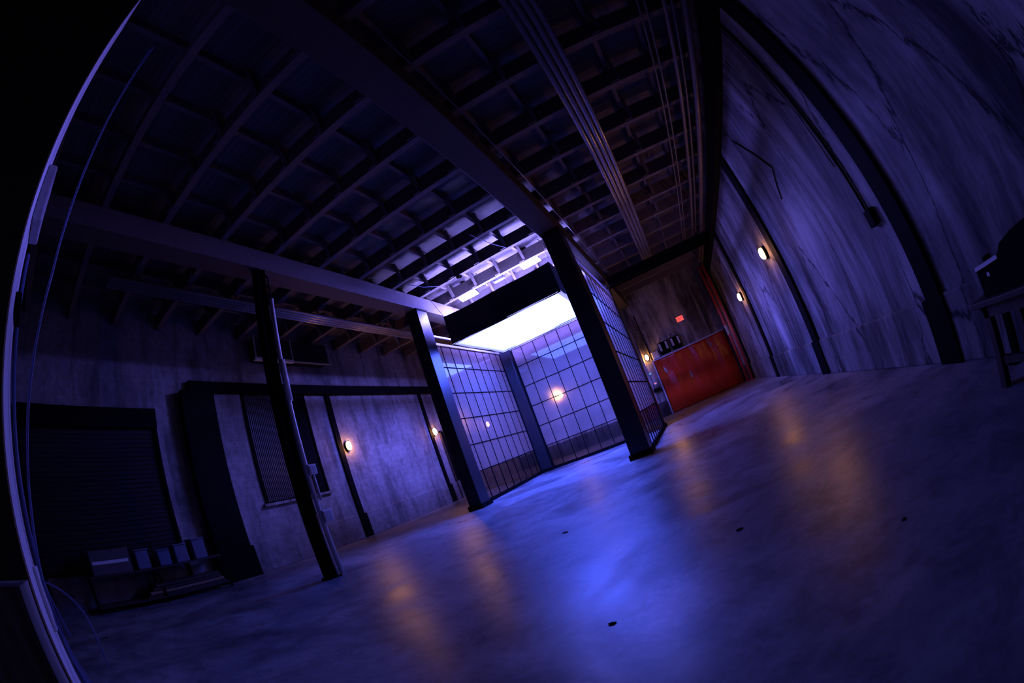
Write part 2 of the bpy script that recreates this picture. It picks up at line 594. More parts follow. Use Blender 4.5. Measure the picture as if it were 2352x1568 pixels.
# ------------------------------------------------------------------ columns
def column(x0, x1, y0, y1, z1, label, base=True):
    t = thing('black_column', label, 'column', ((x0 + x1) / 2, (y0 + y1) / 2, 0), 'columns of the glass box')
    MB().box(x0, x1, y0, y1, 0, z1).build('shaft', M['satin'], t, bevel=.012)
    MB().box(x0 - .05, x1 + .05, y0 - .05, y1 + .05, 0, .14).build('base', M['black'], t, bevel=.01)
    MB().box(x0 - .015, x1 + .015, y0 - .02, y1 + .02, z1 - .06, z1).build('cap', M['black'], t)
    return t


column(-7.10, -6.67, 10.95, 11.52, 6.5, 'black column at the front left corner of the glass box')
column(-2.05, -1.52, 10.72, 11.30, 6.5, 'wide black column at the front right corner of the glass box')
column(-7.05, -6.55, 16.95, 17.45, 6.07, 'black column at the rear left corner of the glass box')
column(-2.00, -1.54, 16.98, 17.45, 6.07, 'black column at the rear right corner of the glass box')

# slim steel post in the left row, with conduit and boxes
t = thing('steel_post', 'slim steel post with conduit and switch boxes standing before the window', 'post', (-6.81, 5.03, 0))
MB().box(-6.93, -6.7, 4.92, 4.95, 0, 6.5).box(-6.93, -6.7, 5.11, 5.14, 0, 6.5).box(-6.83, -6.80, 4.95, 5.11, 0, 6.5).build('shaft', M['black'], t)
MB().box(-6.97, -6.66, 4.88, 5.18, 0, .03).build('base_plate', M['black'], t)
MB().rods([(-6.66, 5.2, .03), (-6.66, 5.2, 5.75)], .05, 16).build('conduit', M['bright'], t, smooth=True)
MB().rods([(-6.66, 5.2, 5.7), (-6.66, 5.19, 6.0), (-6.67, 5.17, 6.3), (-6.75, 5.0, 6.49)], .02, 10).build('conduit', M['black'], t, smooth=True)
MB().rods([(-6.64, 5.21, 3.5), (-6.64, 5.21, 4.35)], .068, 14).build('cable_sleeve', M['bright'], t, smooth=True)
MB().rods([(-6.67, 5.10, .03), (-6.67, 5.10, 1.25)], .025, 10).build('conduit', M['white'], t, smooth=True)
MB().rods([(-6.60, 5.28, 1.5), (-6.60, 5.28, 2.0)], .028, 10).build('conduit', M['white'], t, smooth=True)
for z, s in ((1.06, .24), (2.0, .2)):
    bx = MB().box(-6.66, -6.56, 5.18, 5.18 + s, z, z + s).build('switch_box', M['white'], t, bevel=.012)
    MB().box(-6.56, -6.552, 5.21, 5.15 + s, z + .03, z + s - .03).build('cover', M['greybox'], bx)


def wall_column(side, y0, y1, label, zb=.83, z1=6.05, proj=.07):
    if side > 0:
        x0, x1 = XR - proj, XR - .001
        bx0, bx1 = XR - proj - .03, XR - .001
    else:
        x0, x1 = XL + .001, XL + proj
        bx0, bx1 = XL + .001, XL + proj + .03
    t = thing('wall_column', label, 'column', ((x0 + x1) / 2, (y0 + y1) / 2, 0), 'dark columns against the walls')
    MB().box(x0, x1, y0, y1, zb, z1).build('shaft', M['black'], t)
    MB().box(bx0, bx1, y0 - .06, y1 + .08, 0, zb).build('base', M['black'], t)


wall_column(1, 4.46, 4.84, 'black column on the right wall nearest the table')
wall_column(1, 10.2, 10.62, 'black column on the right wall just before the nearer lamp')
wall_column(1, 16.35, 16.72, 'black column on the right wall just before the farther lamp')
wall_column(1, 22.75, 23.1, 'black column on the right wall behind the red pipes')
wall_column(-1, 4.55, 5.65, 'broad black column on the left wall beside the storage rack', z1=5.2, proj=.32)
wall_column(-1, 10.4, 10.62, 'black column on the left wall beside the first lamp', z1=5.2)
wall_column(-1, 16.15, 16.35, 'black column on the left wall beside the second lamp', z1=5.2)

# ------------------------------------------------------------------ glass screens of the box
ZROW = [.12, 1.06, 1.95, 2.85, 3.74, 4.65, 5.48]


def screen(name_label, axis, fixed, a0, a1, step, first):
    """axis 'y': the screen runs along y at x = fixed"""
    mid = (a0 + a1) / 2
    loc = (fixed, mid, 0) if axis == 'y' else (mid, fixed, 0)
    t = thing('glass_screen', name_label, 'glass partition', loc, 'glass screens of the box')

    def bx(m, lo, hi, z0, z1, d):
        if axis == 'y':
            m.box(fixed - d, fixed + d, lo, hi, z0, z1)
        else:
            m.box(lo, hi, fixed - d, fixed + d, z0, z1)
    m = MB(); bx(m, a0, a1, .0, .12, .03); m.build('bottom_rail', M['black'], t)
    m = MB(); bx(m, a0, a1, 5.44, 5.52, .03); m.build('top_rail', M['greybox'], t)
    m = MB(); bx(m, a0, a1, 5.74, 5.8, .03); m.build('upper_rail', M['greybox'], t)
    for e in (a0 + .03, a1 - .03):
        m = MB(); bx(m, e - .03, e + .03, .12, 5.44, .025); m.build('side_rail', M['black'], t)
    m = MB()
    for z in ZROW[1:-1]:
        bx(m, a0, a1, z - .016, z + .016, .016)
    x = first
    while x < a1 - .1:
        if x > a0 + .1:
            bx(m, x - .014, x + .014, .12, 5.44, .014)
        x += step
    m.build('glazing_bars', M['black'], t)
    for nm, z0, z1, mt in (('upper_panes', 1.06, 5.46, 'glass'), ('lower_panes', .1, 1.06, 'glass_clear')):
        m = MB()
        if axis == 'y':
            m.quad((fixed, a0, z0), (fixed, a1, z0), (fixed, a1, z1), (fixed, a0, z1))
        else:
            m.quad((a0, fixed, z0), (a1, fixed, z0), (a1, fixed, z1), (a0, fixed, z1))
        m.build(nm, M[mt], t)


screen('left glass screen of the box, gridded with black bars', 'y', -7.0, 11.53, 16.94, .605, 11.69)
screen('right glass screen of the box, seen edge on beside the wide column', 'y', -1.57, 11.31, 16.97, .605, 11.69)
screen('rear glass screen of the box with a lamp glowing through it', 'x', 17.2, -6.54, -2.01, .575, -6.02)

# ------------------------------------------------------------------ hanging light box
bx0, bx1, by0, by1, bz0, bz1 = -6.38, -2.42, 12.0, 16.0, 5.2, 6.2
t = thing('hanging_light_box', 'large black skirted light box with a glowing white underside, hung inside the glass box', 'light box',
          ((bx0 + bx1) / 2, (by0 + by1) / 2, bz0))
m = MB()
e = .03


def wavy(x0, y0, x1, y1, nx, ny):
    """one black cloth side with a slightly sagging top edge, two faced"""
    n = 16
    r0, r1 = [], []
    pts = []
    for k in range(n + 1):
        u = k / n
        sag = .05 * math.sin(PI * u) + .018 * math.sin(9 * u + x0)
        x, y = x0 + (x1 - x0) * u, y0 + (y1 - y0) * u
        bul = .02 * math.sin(7 * u + y0)
        pts.append((x, y, bz0 - .02 + .012 * math.sin(11 * u), bz1 - sag, bul))
    for sgn in (0, 1):
        for k in range(n):
            a, b = pts[k], pts[k + 1]
            o = sgn * e
            m.quad((a[0] - nx * o + nx * a[4], a[1] - ny * o + ny * a[4], a[2]), (b[0] - nx * o + nx * b[4], b[1] - ny * o + ny * b[4], b[2]),
                   (b[0] - nx * o, b[1] - ny * o, b[3]), (a[0] - nx * o, a[1] - ny * o, a[3]))


wavy(bx0, by0, bx1, by0, 0, -1)
wavy(bx1, by0, bx1, by1, 1, 0)
wavy(bx1, by1, bx0, by1, 0, 1)
wavy(bx0, by1, bx0, by0, -1, 0)
m.build('skirt', M['blacksoft'], t)
MB().quad((bx0 + .12, by0 + .12, bz0 + .04), (bx0 + .12, by1 - .12, bz0 + .04), (bx1 - .12, by1 - .12, bz0 + .04), (bx1 - .12, by0 + .12, bz0 + .04)
          ).build('diffusion_cloth', M['diffuser'], t)
# the cloth's upper side and the turned-in hem
MB().box(bx0 + .04, bx1 - .04, by0 + .04, by1 - .04, bz0 + .06, bz0 + .065).build('upper_cloth', M['cloth'], t)
m = MB()
for a in ((bx0 + .0, bx0 + .14, by0, by1), (bx1 - .14, bx1, by0, by1), (bx0, bx1, by0, by0 + .14), (bx0, bx1, by1 - .14, by1)):
    m.box(*a, bz0 - .005, bz0 + .005)
m.build('hem', M['hem'], t)
for (x, y, tx, ty) in ((bx0 + .04, by0 + .04, -6.64, 11.9), (bx0 + .04, by1 - .1, -6.64, 16.0), (bx1 - .04, by0 + .04, -2.2, 11.6), (bx1 - .04, by1 - .1, -2.2, 16.0),
                       (-4.9, by0 + .04, -5.1, 11.42), (-3.9, by0 + .04, -3.9, 11.42)):
    MB().rods([(x, y, bz1 - .06), (tx, ty, 7.0)], .008, 6).build('hanging_wire', M['steel'], t)


# ------------------------------------------------------------------ lamps above the box
def lamp_panel(x, y, label, yaw, tilt, drop=0.0, face='lamp'):
    t = thing('flood_lamp', label, 'lamp', (x, y, 7.3), 'flood lamps over the light box')
    c, s = math.cos(yaw), math.sin(yaw)

    def P(u, v, z):
        return (x + c * u - s * v, y + s * u + c * v, z)
    z0, z1 = 7.04 - drop, 7.15 - drop
    tl = math.tan(math.radians(-15))                  # tipped a little away from the front
    m = MB()
    D = .24
    a = [P(-.37, -D, z0 + D * -tl), P(.37, -D, z0 + D * -tl), P(.37, D, z0 + D * tl), P(-.37, D, z0 + D * tl)]
    b = [P(-.32, -D * .8, z1), P(.32, -D * .8, z1), P(.32, D * .8, z1 + .03), P(-.32, D * .8, z1 + .03)]
    for k in range(4):
        m.quad(a[k], a[(k + 1) % 4], b[(k + 1) % 4], b[k])
    m.quad(*b)
    m.build('housing', M['black'], t)
    f = .95
    MB().quad(*[P(sx * .37 * f, sy * D * f, z0 + .003 + sy * D * tl * f) for sx, sy in ((-1, -1), (-1, 1), (1, 1), (1, -1))]).build('lamp_face', M[face], t)
    ld = bpy.data.lights.new('added_beam', 'AREA')  # extra beam added, aimed at the cloth so the roof lights up
    ld.shape = 'RECTANGLE'
    ld.size, ld.size_y = .66, .36
    ld.energy = BEAM_W
    ld.color = BEAM_COL
    ld.spread = math.radians(64)
    lo = bpy.data.objects.new('added_beam', ld)
    C.objects.link(lo)
    lo.parent = t
    lo.location = (0, 0, z0 - .04 - 7.3)
    lo.rotation_euler = (0, math.radians(tilt), 0)
    MB().rods([P(-.46, 0, 7.2), P(-.46, .0, 7.42), P(0, .0, 7.5), P(.46, .0, 7.42), P(.46, 0, 7.2)], .016, 8).build('yoke', M['black'], t)
    MB().bar(P(0, 0, 7.47), P(0, 0, 7.6), .06, .1).box(x - .09, x + .09, y - .06, y + .06, 7.5, 7.58).build('clamp', M['black'], t)
    MB().box(x - .75, x - .55, y - .08, y + .06, 7.22, 7.38).build('driver_box', M['black'], t)
    MB().rods([P(.1, .05, 7.24), P(.3, .1, 7.36), P(.6, .05, 7.3), P(.72, -.05, 7.45), P(.6, -.1, 7.6)], .012, 6).build('lead', M['black'], t, smooth=True)


lamp_panel(-5.86, 13.31, 'bright flood lamp above the left half of the light box', .05, -22, 0, 'lamp_soft')
lamp_panel(-3.29, 13.31, 'bright flood lamp above the right half of the light box', -.03, 12, 0, 'lamp_soft')
lamp_panel(-5.80, 15.2, 'added unseen flood lamp at the back of the light box on its left side', 0, -22, .09)  # rear pair added out of sight to light the side walls
lamp_panel(-3.0, 15.2, 'added unseen flood lamp at the back of the light box on its right side', 0, 20, .09)
# clutter clamped between them
t = thing('cable_bundle', 'coil of loose leads hanging from the purlin between the flood lamps', 'cable', (-4.3, 13.11, 7.3))
for k in range(4):
    x = -5.3 + .25 * k
    MB().rods([(x, 13.11, 7.3), (x + .08, 13.3, 7.12 - .05 * (k % 3)), (x + .22, 13.32, 7.02 + .03 * (k % 2)), (x + .38, 13.11, 7.28)], .011, 6).build('lead', M['black'], t, smooth=True)
t = thing('control_box', 'small grey control box hung between the two flood lamps', 'control box', (-4.7, 13.9, 7.2))
MB().box(-4.95, -4.5, 13.8, 14.0, 7.2, 7.32).build('case', M['greybox'], t, bevel=.01)
MB().rods([(-4.7, 13.9, 7.32), (-4.7, 13.95, 7.45), (-4.7, 13.95, 7.59)], .015, 6).build('bracket', M['black'], t)
t = thing('small_spotlight', 'small black spotlight clipped to a purlin before the light box', 'spotlight', (-5.04, 11.3, 6.98))
MB().rods([(-5.12, 11.36, 6.9), (-4.98, 11.28, 6.84)], .06, 12).build('can', M['black'], t)
MB().bar((-5.05, 11.34, 6.92), (-5.05, 11.45, 7.06), .03, .03).build('clip', M['black'], t)
MB().rods([(-5.12, 11.36, 6.93), (-5.4, 11.38, 6.88), (-5.6, 11.43, 7.0)], .008, 6).build('lead', M['black'], t)
for i, (x0, x1, y0, y1, lb) in enumerate(((-6.3, -5.9, 10.2, 11.4, 'thin blue cable strung under the purlins toward the left flood lamp'),
                                          (-3.6, -3.3, 9.6, 11.4, 'thin blue cable strung under the purlins toward the right flood lamp'))):
    t_ = MB().rods([(x0, y0, 6.99), ((x0 + x1) / 2, (y0 + y1) / 2, 6.93), (x1, y1, 6.99)], .01, 6).build('power_cable', M['cable'], loc=(x0, y0, 6.99))
    tag(t_, lb, 'cable')


# ------------------------------------------------------------------ wall lamps
def sconce(x, y, z, nrm, label):
    """oval bulkhead lamp on a wall; nrm = (nx, ny)"""
    t = thing('wall_lamp', label, 'wall lamp', (x, y, z), 'lit oval wall lamps')
    ax = 'x' if nrm[0] else 'y'
    d = nrm[0] if nrm[0] else nrm[1]
    MB().disc_stack((x, y, z), ax, [(0, .16), (d * .07, .16), (d * .09, .13)], 28, .78, 1.15).build('back_plate', M['black'], t)
    m = MB()
    if ax == 'x':
        m.ellipsoid((x + d * .12, y, z), .09, .105, .165)
    else:
        m.ellipsoid((x, y + d * .12, z), .105, .09, .165)
    m.build('globe', M['globe'], t, smooth=True)
    n = MB()
    if ax == 'x':
        n.rods([(x + d * .07, y, z + .19), (x + d * .19, y, z + .16), (x + d * .19, y, z + .19)], .012, 6)
    else:
        n.rods([(x, y + d * .07, z + .19), (x, y + d * .19, z + .16), (x, y + d * .19, z + .19)], .012, 6)
    n.build('guard_clip', M['black'], t)


sconce(XR, 11.30, 3.48, (-1, 0), 'lit wall lamp beside the nearer column on the right wall')
sconce(XR, 17.40, 3.47, (-1, 0), 'lit wall lamp on the right wall toward the red pipes')
sconce(XL, 10.86, 3.26, (1, 0), 'lit wall lamp on the left wall between post and glass box')
sconce(XL, 16.45, 3.32, (1, 0), 'lit wall lamp on the left wall next to the dark doorway')
sconce(-1.74, YF, 3.45, (0, -1), 'lit wall lamp on the far wall beside the red sheet')
sconce(-7.15, YF, 3.45, (0, -1), 'lit wall lamp on the far wall seen through the rear glass screen')

# ------------------------------------------------------------------ left wall : window, doorway, unit above
w1 = thing('window_1', 'tall blacked-out window in the left wall behind the slim post', 'window', (XL, 8.1, 1.86), kind='structure')
MB().box(XL - .02, XL + .015, 6.85, 9.38, 1.86, 5.2).build('dark_pane', M['black'], w1)
m = MB()
y = 6.92
while y < 8.36:
    m.rods([(XL + .02, y, 1.9), (XL + .02, y, 5.16)], .03, 8)
    y += .07
m.build('ribbed_cover', M['ribbed'], w1)
MB().box(XL, XL + .05, 6.80, 6.86, 1.86, 5.2).box(XL, XL + .05, 9.36, 9.42, 1.86, 5.2).box(XL, XL + .05, 8.42, 8.48, 1.86, 5.2).build('window_frame', M['black'], w1)
MB().box(XL, XL + .09, 6.7, 9.5, 1.78, 1.86).build('window_sill', M['sill'], w1)
d1 = thing('door_1', 'dark doorway in the left wall just left of the glass box', 'door', (XL, 17.6, 0), kind='structure')
MB().box(XL - .02, XL + .02, 16.98, 18.6, .13, 3.25).build('door_leaf', M['black'], d1)
MB().box(XL, XL + .08, 16.9, 16.98, 0, 3.33).box(XL, XL + .08, 18.6, 18.68, 0, 3.33).box(XL, XL + .08, 16.9, 18.68, 3.25, 3.33).build('door_frame', M['rust'], d1)
MB().box(XL + .0, XL + .012, 16.99, 17.6, .05, .12).build('gap_light', M['slit'], d1)

d2 = thing('door_2', 'big dark roll-up door in the left wall behind the storage rack', 'door', (XL, 1.6, 0), kind='structure')
m = MB().box(XL - .02, XL + .02, -.6, 3.6, .0, 4.2)
z = .1
while z < 4.15:
    m.rods([(XL + .02, -.55, z), (XL + .02, 3.55, z)], .022, 6)
    z += .11
m.build('slatted_leaf', M['slats'], d2)
MB().box(XL, XL + .1, 3.6, 3.68, 0, 4.3).box(XL, XL + .1, -.68, -.6, 0, 4.3).box(XL, XL + .16, -.68, 3.68, 4.2, 4.7).build('door_frame', M['black'], d2)
# hung unit high on the left
t = thing('hung_duct', 'black duct in a thin metal frame hung high at the left wall', 'duct', (-10.8, 9.0, 6.18))
MB().box(-11.15, -10.75, 7.4, 10.6, 6.24, 6.95).build('casing', M['blacksoft'], t)
for y in (7.36, 8.9, 10.64):
    MB().bar((-10.72, y, 6.18), (-10.72, y, 6.99), .04, .04).build('upright', M['greybox'], t)
MB().box(-10.80, -10.66, 7.3, 8.9, 6.16, 6.24).build('bottom_ledge', M['white'], t)
MB().bar((-10.72, 8.9, 6.2), (-10.72, 10.7, 6.2), .05, .04).build('bottom_rail', M['greybox'], t)
for y in (8.52, 10.02):
    MB().box(-10.97, -10.93, y - .03, y + .03, 6.94, 7.0).build('hanger', M['steel'], t)


# ------------------------------------------------------------------ conduit runs under the roof
def conduit_run(xc, y0, y1, z, n, pitch, r, label):
    t = thing('conduit_run', label, 'conduit', (xc, (y0 + y1) / 2, z), 'ribbed conduit runs under the roof')
    for k in range(n):
        x = xc + (k - (n - 1) / 2) * pitch
        MB().rods([(x, y0, z), (x, y1, z)], r, 14).build('conduit', M['conduit'], t, smooth=True)
    for y in [q for q in ys if y0 < q < y1][::2]:
        MB().bar((xc - n * pitch / 2 - .02, y, z + r + .02), (xc + n * pitch / 2 + .02, y, z + r + .02), .04, .04).box(xc - .012, xc + .012, y - .012, y + .012, z + r + .02, 7.0).build('hanger', M['rust'], t)


conduit_run(.47, .3, 19.6, 6.7, 4, .125, .055, 'bundle of four grey conduits hung below the roof right of the main beam')
conduit_run(-8.65, 1.7, 16.9, 6.7, 4, .125, .055, 'bundle of four grey conduits hung below the roof left of the left beam')
for i, (x, r, z, lb) in enumerate(((2.16, .02, 6.55, 'thin pipe under the roof by the right wall, closest to the conduit bundle'),
                                  (2.28, .02, 6.55, 'thin pipe under the roof by the right wall, second from the conduit bundle'),
                                  (2.63, .045, 6.55, 'medium pipe under the roof by the right wall, thicker than the two thin pipes'),
                                  (2.80, .03, 6.6, 'thin pipe just left of the thick pipe by the right wall'),
                                  (3.05, .08, 6.6, 'thick pipe running under the roof closest to the right wall'))):
    p = MB().rods([(x, -2, z), (x, 17.1 if i != 4 else 22.0, z)], r, 12).build('ceiling_pipe', M['dullpipe'], loc=(x, -2, z), smooth=True)
    tag(p, lb, 'pipe', 'pipes along the right side of the roof')
p = MB().rods([(-1.32, 3, 6.62), (-1.32, 16.9, 6.62)], .012, 8).build('ceiling_pipe', M['conduit'], loc=(-1.32, 3, 6.62), smooth=True)
tag(p, 'hair-thin conduit running along the right side of the right beam', 'pipe')

# red sprinkler risers at the far right
for x, y, lb in ((2.86, 22.3, 'red riser pipe in the far right corner, the one nearer the red sheet'), (3.06, 22.0, 'red riser pipe in the far right corner, the one nearer the right wall')):
    t = thing('riser_pipe', lb, 'pipe', (x, y, 0), 'red riser pipes')
    MB().rods([(x, y, 0), (x, y, 6.4)], .075, 14).build('pipe', M['redpipe'], t, smooth=True)
    MB().rods([(x, y, .02), (x, y, .06)], .13, 16).build('flange', M['redpipe'], t)
    MB().rods([(x, y, 2.6), (x, y, 3.1)], .09, 14).build('collar', M['greybox'] if x < 3 else M['redpipe'], t)

# ------------------------------------------------------------------ far wall
# red sheet over the loading door
t = thing('plastic_sheet', 'glossy red plastic sheet hung over the opening in the far wall', 'sheet', (.7, YF - .06, 0))
m = MB()
nx, nz = 44, 28
x0, x1, z1 = -1.47, 2.88, 3.08
grid = []
for i in range(nx + 1):
    row = []
    for j in range(nz + 1):
        u, v = i / nx, j / nz
        x = x0 + (x1 - x0) * u
        z = .02 + (z1 - .02) * v
        yy = YF - .06 + .028 * math.sin(u * 19 + .6 * math.sin(v * 5)) + .018 * math.sin(u * 47 + v * 4) + .02 * math.sin(v * 9 + u * 8)
        if u > .72 and v > .74:
            yy += .02 * math.sin(u * 130 + v * 60) * math.sin(v * 110 + u * 25)
        row.append(m.b.verts.new((x, yy, z)))
    grid.append(row)
for i in range(nx):
    for j in range(nz):
        m.b.faces.new((grid[i][j], grid[i + 1][j], grid[i + 1][j + 1], grid[i][j + 1]))
o = m.build('sheet', M['tarp'], t, smooth=True)
so = o.modifiers.new('thick', 'SOLIDIFY')
so.thickness = .006
MB().box(-1.52, 2.95, YF - .13, YF, 3.08, 3.15).build('head_rail', M['greybox'], t)
MB().box(-1.56, -1.49, YF - .13, YF, .0, 3.15).build('side_rail', M['greybox'], t)
MB().box(2.9, 2.96, YF - .13, YF, .0, 3.15).build('side_rail', M['rust'], t)
MB().bar((2.5, YF - .06, 3.15), (2.45, YF - .06, 3.42), .05, .05).build('bracket', M['greybox'], t)

# EXIT sign with its feed
t = thing('exit_sign', 'small red lit exit sign high on the far wall', 'sign', (.84, YF, 4.65))
MB().box(.62, 1.06, YF - .1, YF, 4.5, 4.81).build('case', M['greybox'], t, bevel=.01)
MB().box(.635, 1.045, YF - .104, YF - .1, 4.515, 4.795).build('lit_face', M['exit'], t)
m = MB()


def st(x0, x1, z0, z1):
    m.box(x0, x1, YF - .108, YF - .104, z0, z1)


zb, zt, sw = 4.57, 4.74, .016
X = .665
for z in (zb, (zb + zt) / 2 - sw / 2, zt - sw):
    st(X, X + .07, z, z + sw)
st(X, X + sw, zb, zt)
X = .765
m.bar((X, YF - .106, zb), (X + .08, YF - .106, zt), .004, .018)
m.bar((X + .08, YF - .106, zb), (X, YF - .106, zt), .004, .018)
X = .875
st(X, X + sw, zb, zt)
X = .915
st(X, X + .085, zt - sw, zt)
st(X + .034, X + .034 + sw, zb, zt)
m.build('lettering', M['exit_dark'], t)
MB().rods([(.62, YF - .03, 5.5), (.62, YF - .03, 4.2), (.6, YF - .03, 3.85), (.5, YF - .03, 3.6)], .014, 8).build('feed_conduit', M['greybox'], t)


def panel_unit(x, label):
    t = thing('switch_cabinet', label, 'electrical cabinet', (x, YF, 3.25), 'switch cabinets over the red sheet')
    MB().box(x - .3, x + .3, YF - .22, YF, 3.22, 3.9).build('case', M['black'], t, bevel=.01)
    for s in (-1, 1):
        MB().box(x + s * .19 - .06, x + s * .19 + .06, YF - .235, YF - .22, 3.42, 3.84).build('door', M['white'], t)
    MB().box(x - .06, x + .06, YF - .26, YF - .22, 3.5, 3.6).build('handle', M['black'], t)


panel_unit(-.62, 'dark switch cabinet with two white doors, the one nearer the far wall lamp')
panel_unit(.11, 'dark switch cabinet with two white doors, the one below the exit sign')
t = thing('breaker_box', 'plain pale breaker box between the far wall lamp and the cabinets', 'electrical box', (-1.22, YF, 3.17))
MB().box(-1.42, -1.02, YF - .14, YF, 3.17, 3.58).build('case', M['white'], t, bevel=.01)
MB().box(-1.39, -1.05, YF - .15, YF - .14, 3.2, 3.55).build('door', M['white'], t)
a = []
for k in range(15):
    th = PI * k / 14
    a.append((.0 - .16 * math.cos(th), YF - .12, 3.98 + .24 * math.sin(th)))
o = MB().rods([(-.16, YF - .12, 3.9)] + a + [(.16, YF - .12, 3.98)], .05, 12).build('flexible_duct', M['foil'], loc=(-.16, YF - .12, 3.9), smooth=True)
tag(o, 'arched foil duct above the switch cabinets', 'duct')
o = MB().rods([(-.72, YF - .1, 3.91), (-.8, YF - .1, 4.05), (-.6, YF - .1, 4.12)], .04, 10).build('flexible_duct', M['foil'], loc=(-.72, YF - .1, 3.9), smooth=True)
tag(o, 'short bent duct above the cabinet nearer the wall lamp', 'duct')
for x, z0, z1, lb in ((-1.98, .9, 5.2, 'pale conduit on the far wall just left of the wall lamp'), (-1.52, 3.2, 5.9, 'dark conduit on the far wall rising above the breaker box')):
    o = MB().rods([(x, YF - .04, z0), (x, YF - .04, z1)], .028, 10).build('wall_conduit', M['steel'] if x < -1.7 else M['black'], loc=(x, YF - .04, z0), smooth=True)
    tag(o, lb, 'conduit')
t = thing('door_alarm', 'small wall box with a teal light under the far wall lamp', 'alarm', (-1.94, YF, 2.5))
MB().box(-1.99, -1.85, YF - .05, YF, 2.46, 2.62).build('case', M['greybox'], t)
MB().ellipsoid((-1.92, YF - .055, 2.54), .04, .02, .03, 12, 8).build('pilot_light', M['teal'], t)
t = thing('call_point', 'small wall box with a pink light below the teal one', 'alarm', (-1.84, YF, 1.9))
MB().box(-1.93, -1.75, YF - .05, YF, 1.86, 2.0).build('case', M['greybox'], t)
MB().box(-1.91, -1.78, YF - .056, YF - .05, 1.91, 1.97).build('pilot_light', M['pinklight'], t)
t = thing('wall_shelf', 'small black shelf on the far wall left of the red sheet', 'shelf', (-1.85, YF, 1.5))
MB().box(-2.1, -1.62, YF - .25, YF, 1.5, 1.56).build('board', M['black'], t)
MB().box(-2.06, -1.7, YF - .2, YF - .02, 1.56, 1.66).build('drawer', M['black'], t)

# ------------------------------------------------------------------ right wall fittings
t = thing('conduit_drop', 'dark conduit ending in a small box on the right wall beside the nearest column', 'conduit', (XR, 5.3, 2.0))
MB().rods([(XR - .03, 5.34, 2.2), (XR - .03, 5.36, 6.04)], .022, 10).build('conduit', M['black'], t, smooth=True)
MB().rods([(XR - .03, 5.48, 3.0), (XR - .03, 5.5, 6.04)], .012, 8).build('conduit', M['dullpipe'], t, smooth=True)
MB().box(XR - .1, XR - .004, 5.17, 5.36, 1.98, 2.22).build('box', M['black'], t, bevel=.01)
# cracks' patch cable on wall
o = MB().rods([(XR - .02, 8.8, 5.6), (XR - .02, 8.1, 4.75), (XR - .02, 7.7, 4.2), (XR - .02, 8.0, 3.95), (XR - .02, 8.2, 3.7)], .014, 8).build('loose_cable', M['black'], loc=(XR - .02, 8.2, 3.7), smooth=True)
tag(o, 'kinked black cable on the right wall between the two columns', 'cable')

# table with equipment
t = thing('work_table', 'dark wooden table against the right wall at the picture edge', 'table', (2.98, 2.2, 0))
MB().box(2.6, 3.3, 1.1, 3.05, .70, .75).build('table_top', M['rust'], t, bevel=.008)
MB().box(2.66, 3.24, 1.2, 2.98, .6, .70).build('apron', M['rust'], t)
for x in (2.7, 3.2):
    for y in (1.25, 2.9):
        MB().box(x - .04, x + .04, y - .04, y + .04, 0, .7).build('leg', M['rust'], t)
MB().box(2.68, 2.73, 1.25, 2.9, .2, .26).box(3.17, 3.22, 1.25, 2.9, .2, .26).build('stretcher', M['rust'], t)
t = thing('equipment_case', 'black equipment case on the table with a blue lit top edge', 'case', (2.98, 2.3, .75))
m = MB()
prof = [(1.75, .75), (2.85, .75), (2.85, .98), (2.5, 1.0), (2.4, 1.08), (2.2, 1.12), (1.85, 1.1), (1.75, 1.0)]
for k in range(len(prof)):
    a, b = prof[k], prof[(k + 1) % len(prof)]
    m.quad((2.68, *a), (2.68, *b), (3.22, *b), (3.22, *a))
m.b.faces.new([m.b.verts.new((2.68, *p)) for p in prof])
m.b.faces.new([m.b.verts.new((3.22, *p)) for p in prof])
m.build('body', M['black'], t)
MB().bar((2.675, 2.84, .985), (2.675, 2.48, 1.005), .03, .03).build('edge_highlight', M['white'], t)  # white bar stands in for light catching the black case's edge
MB().box(2.665, 2.68, 2.66, 2.70, .90, .93).build('latch', M['steel'], t)
t = thing('leaning_post', 'dark post leaning by the table against the right wall', 'post', (3.2, 3.2, 0))
MB().box(3.18, 3.26, 3.12, 3.2, 0, 1.0).build('upright', M['black'], t)
MB().box(3.1, 3.28, 3.1, 3.22, 0, .05).build('foot', M['black'], t)

# ------------------------------------------------------------------ storage rack on the left
t = thing('storage_rack', 'low dark storage rack along the left wall, loaded with bins', 'rack', (-10.65, 2.5, 0))
for x in (-11.0, -10.32):
    for y in (.6, 2.5, 4.4):
        MB().box(x - .025, x + .025, y - .025, y + .025, 0, 1.4).build('upright', M['black'], t)
for z in (.12, .78):
    MB().box(-11.02, -10.3, .58, 4.42, z, z + .04).build('shelf', M['rust'], t)
for i, (y, z, h, d) in enumerate(((3.84, .82, .46, .3), (3.3, .82, .4, .3), (2.8, .82, .34, .28), (2.2, .82, .42, .3))):
    b_ = thing('storage_bin', ['grey bin on the rack shelf nearest the broad black column', 'grey bin on the rack, second from the broad black column',
                              'lowest grey bin on the rack shelf', 'grey bin on the rack farthest from the black column'][i], 'bin', (-10.6, y, z), 'bins on the storage rack')
    m = MB()
    m.box(-10.9, -10.34, y - d / 2 - .03, y + d / 2 + .03, z, z + h)
    m.build('tub', M['bin'], b_, bevel=.02)
    MB().box(-10.92, -10.32, y - d / 2 - .05, y + d / 2 + .05, z + h, z + h + .035).build('lid', M['bin'], b_, bevel=.01)
b_ = thing('cardboard_box', 'flat pale cardboard box on the near end of the rack', 'box', (-10.6, 1.3, .82))
MB().box(-10.95, -10.32, .75, 1.85, .82, 1.35).build('carton', M['cardboard'], b_, bevel=.01)
MB().box(-10.3195, -10.315, .8, 1.8, 1.05, 1.12).build('tape', M['white'], b_)
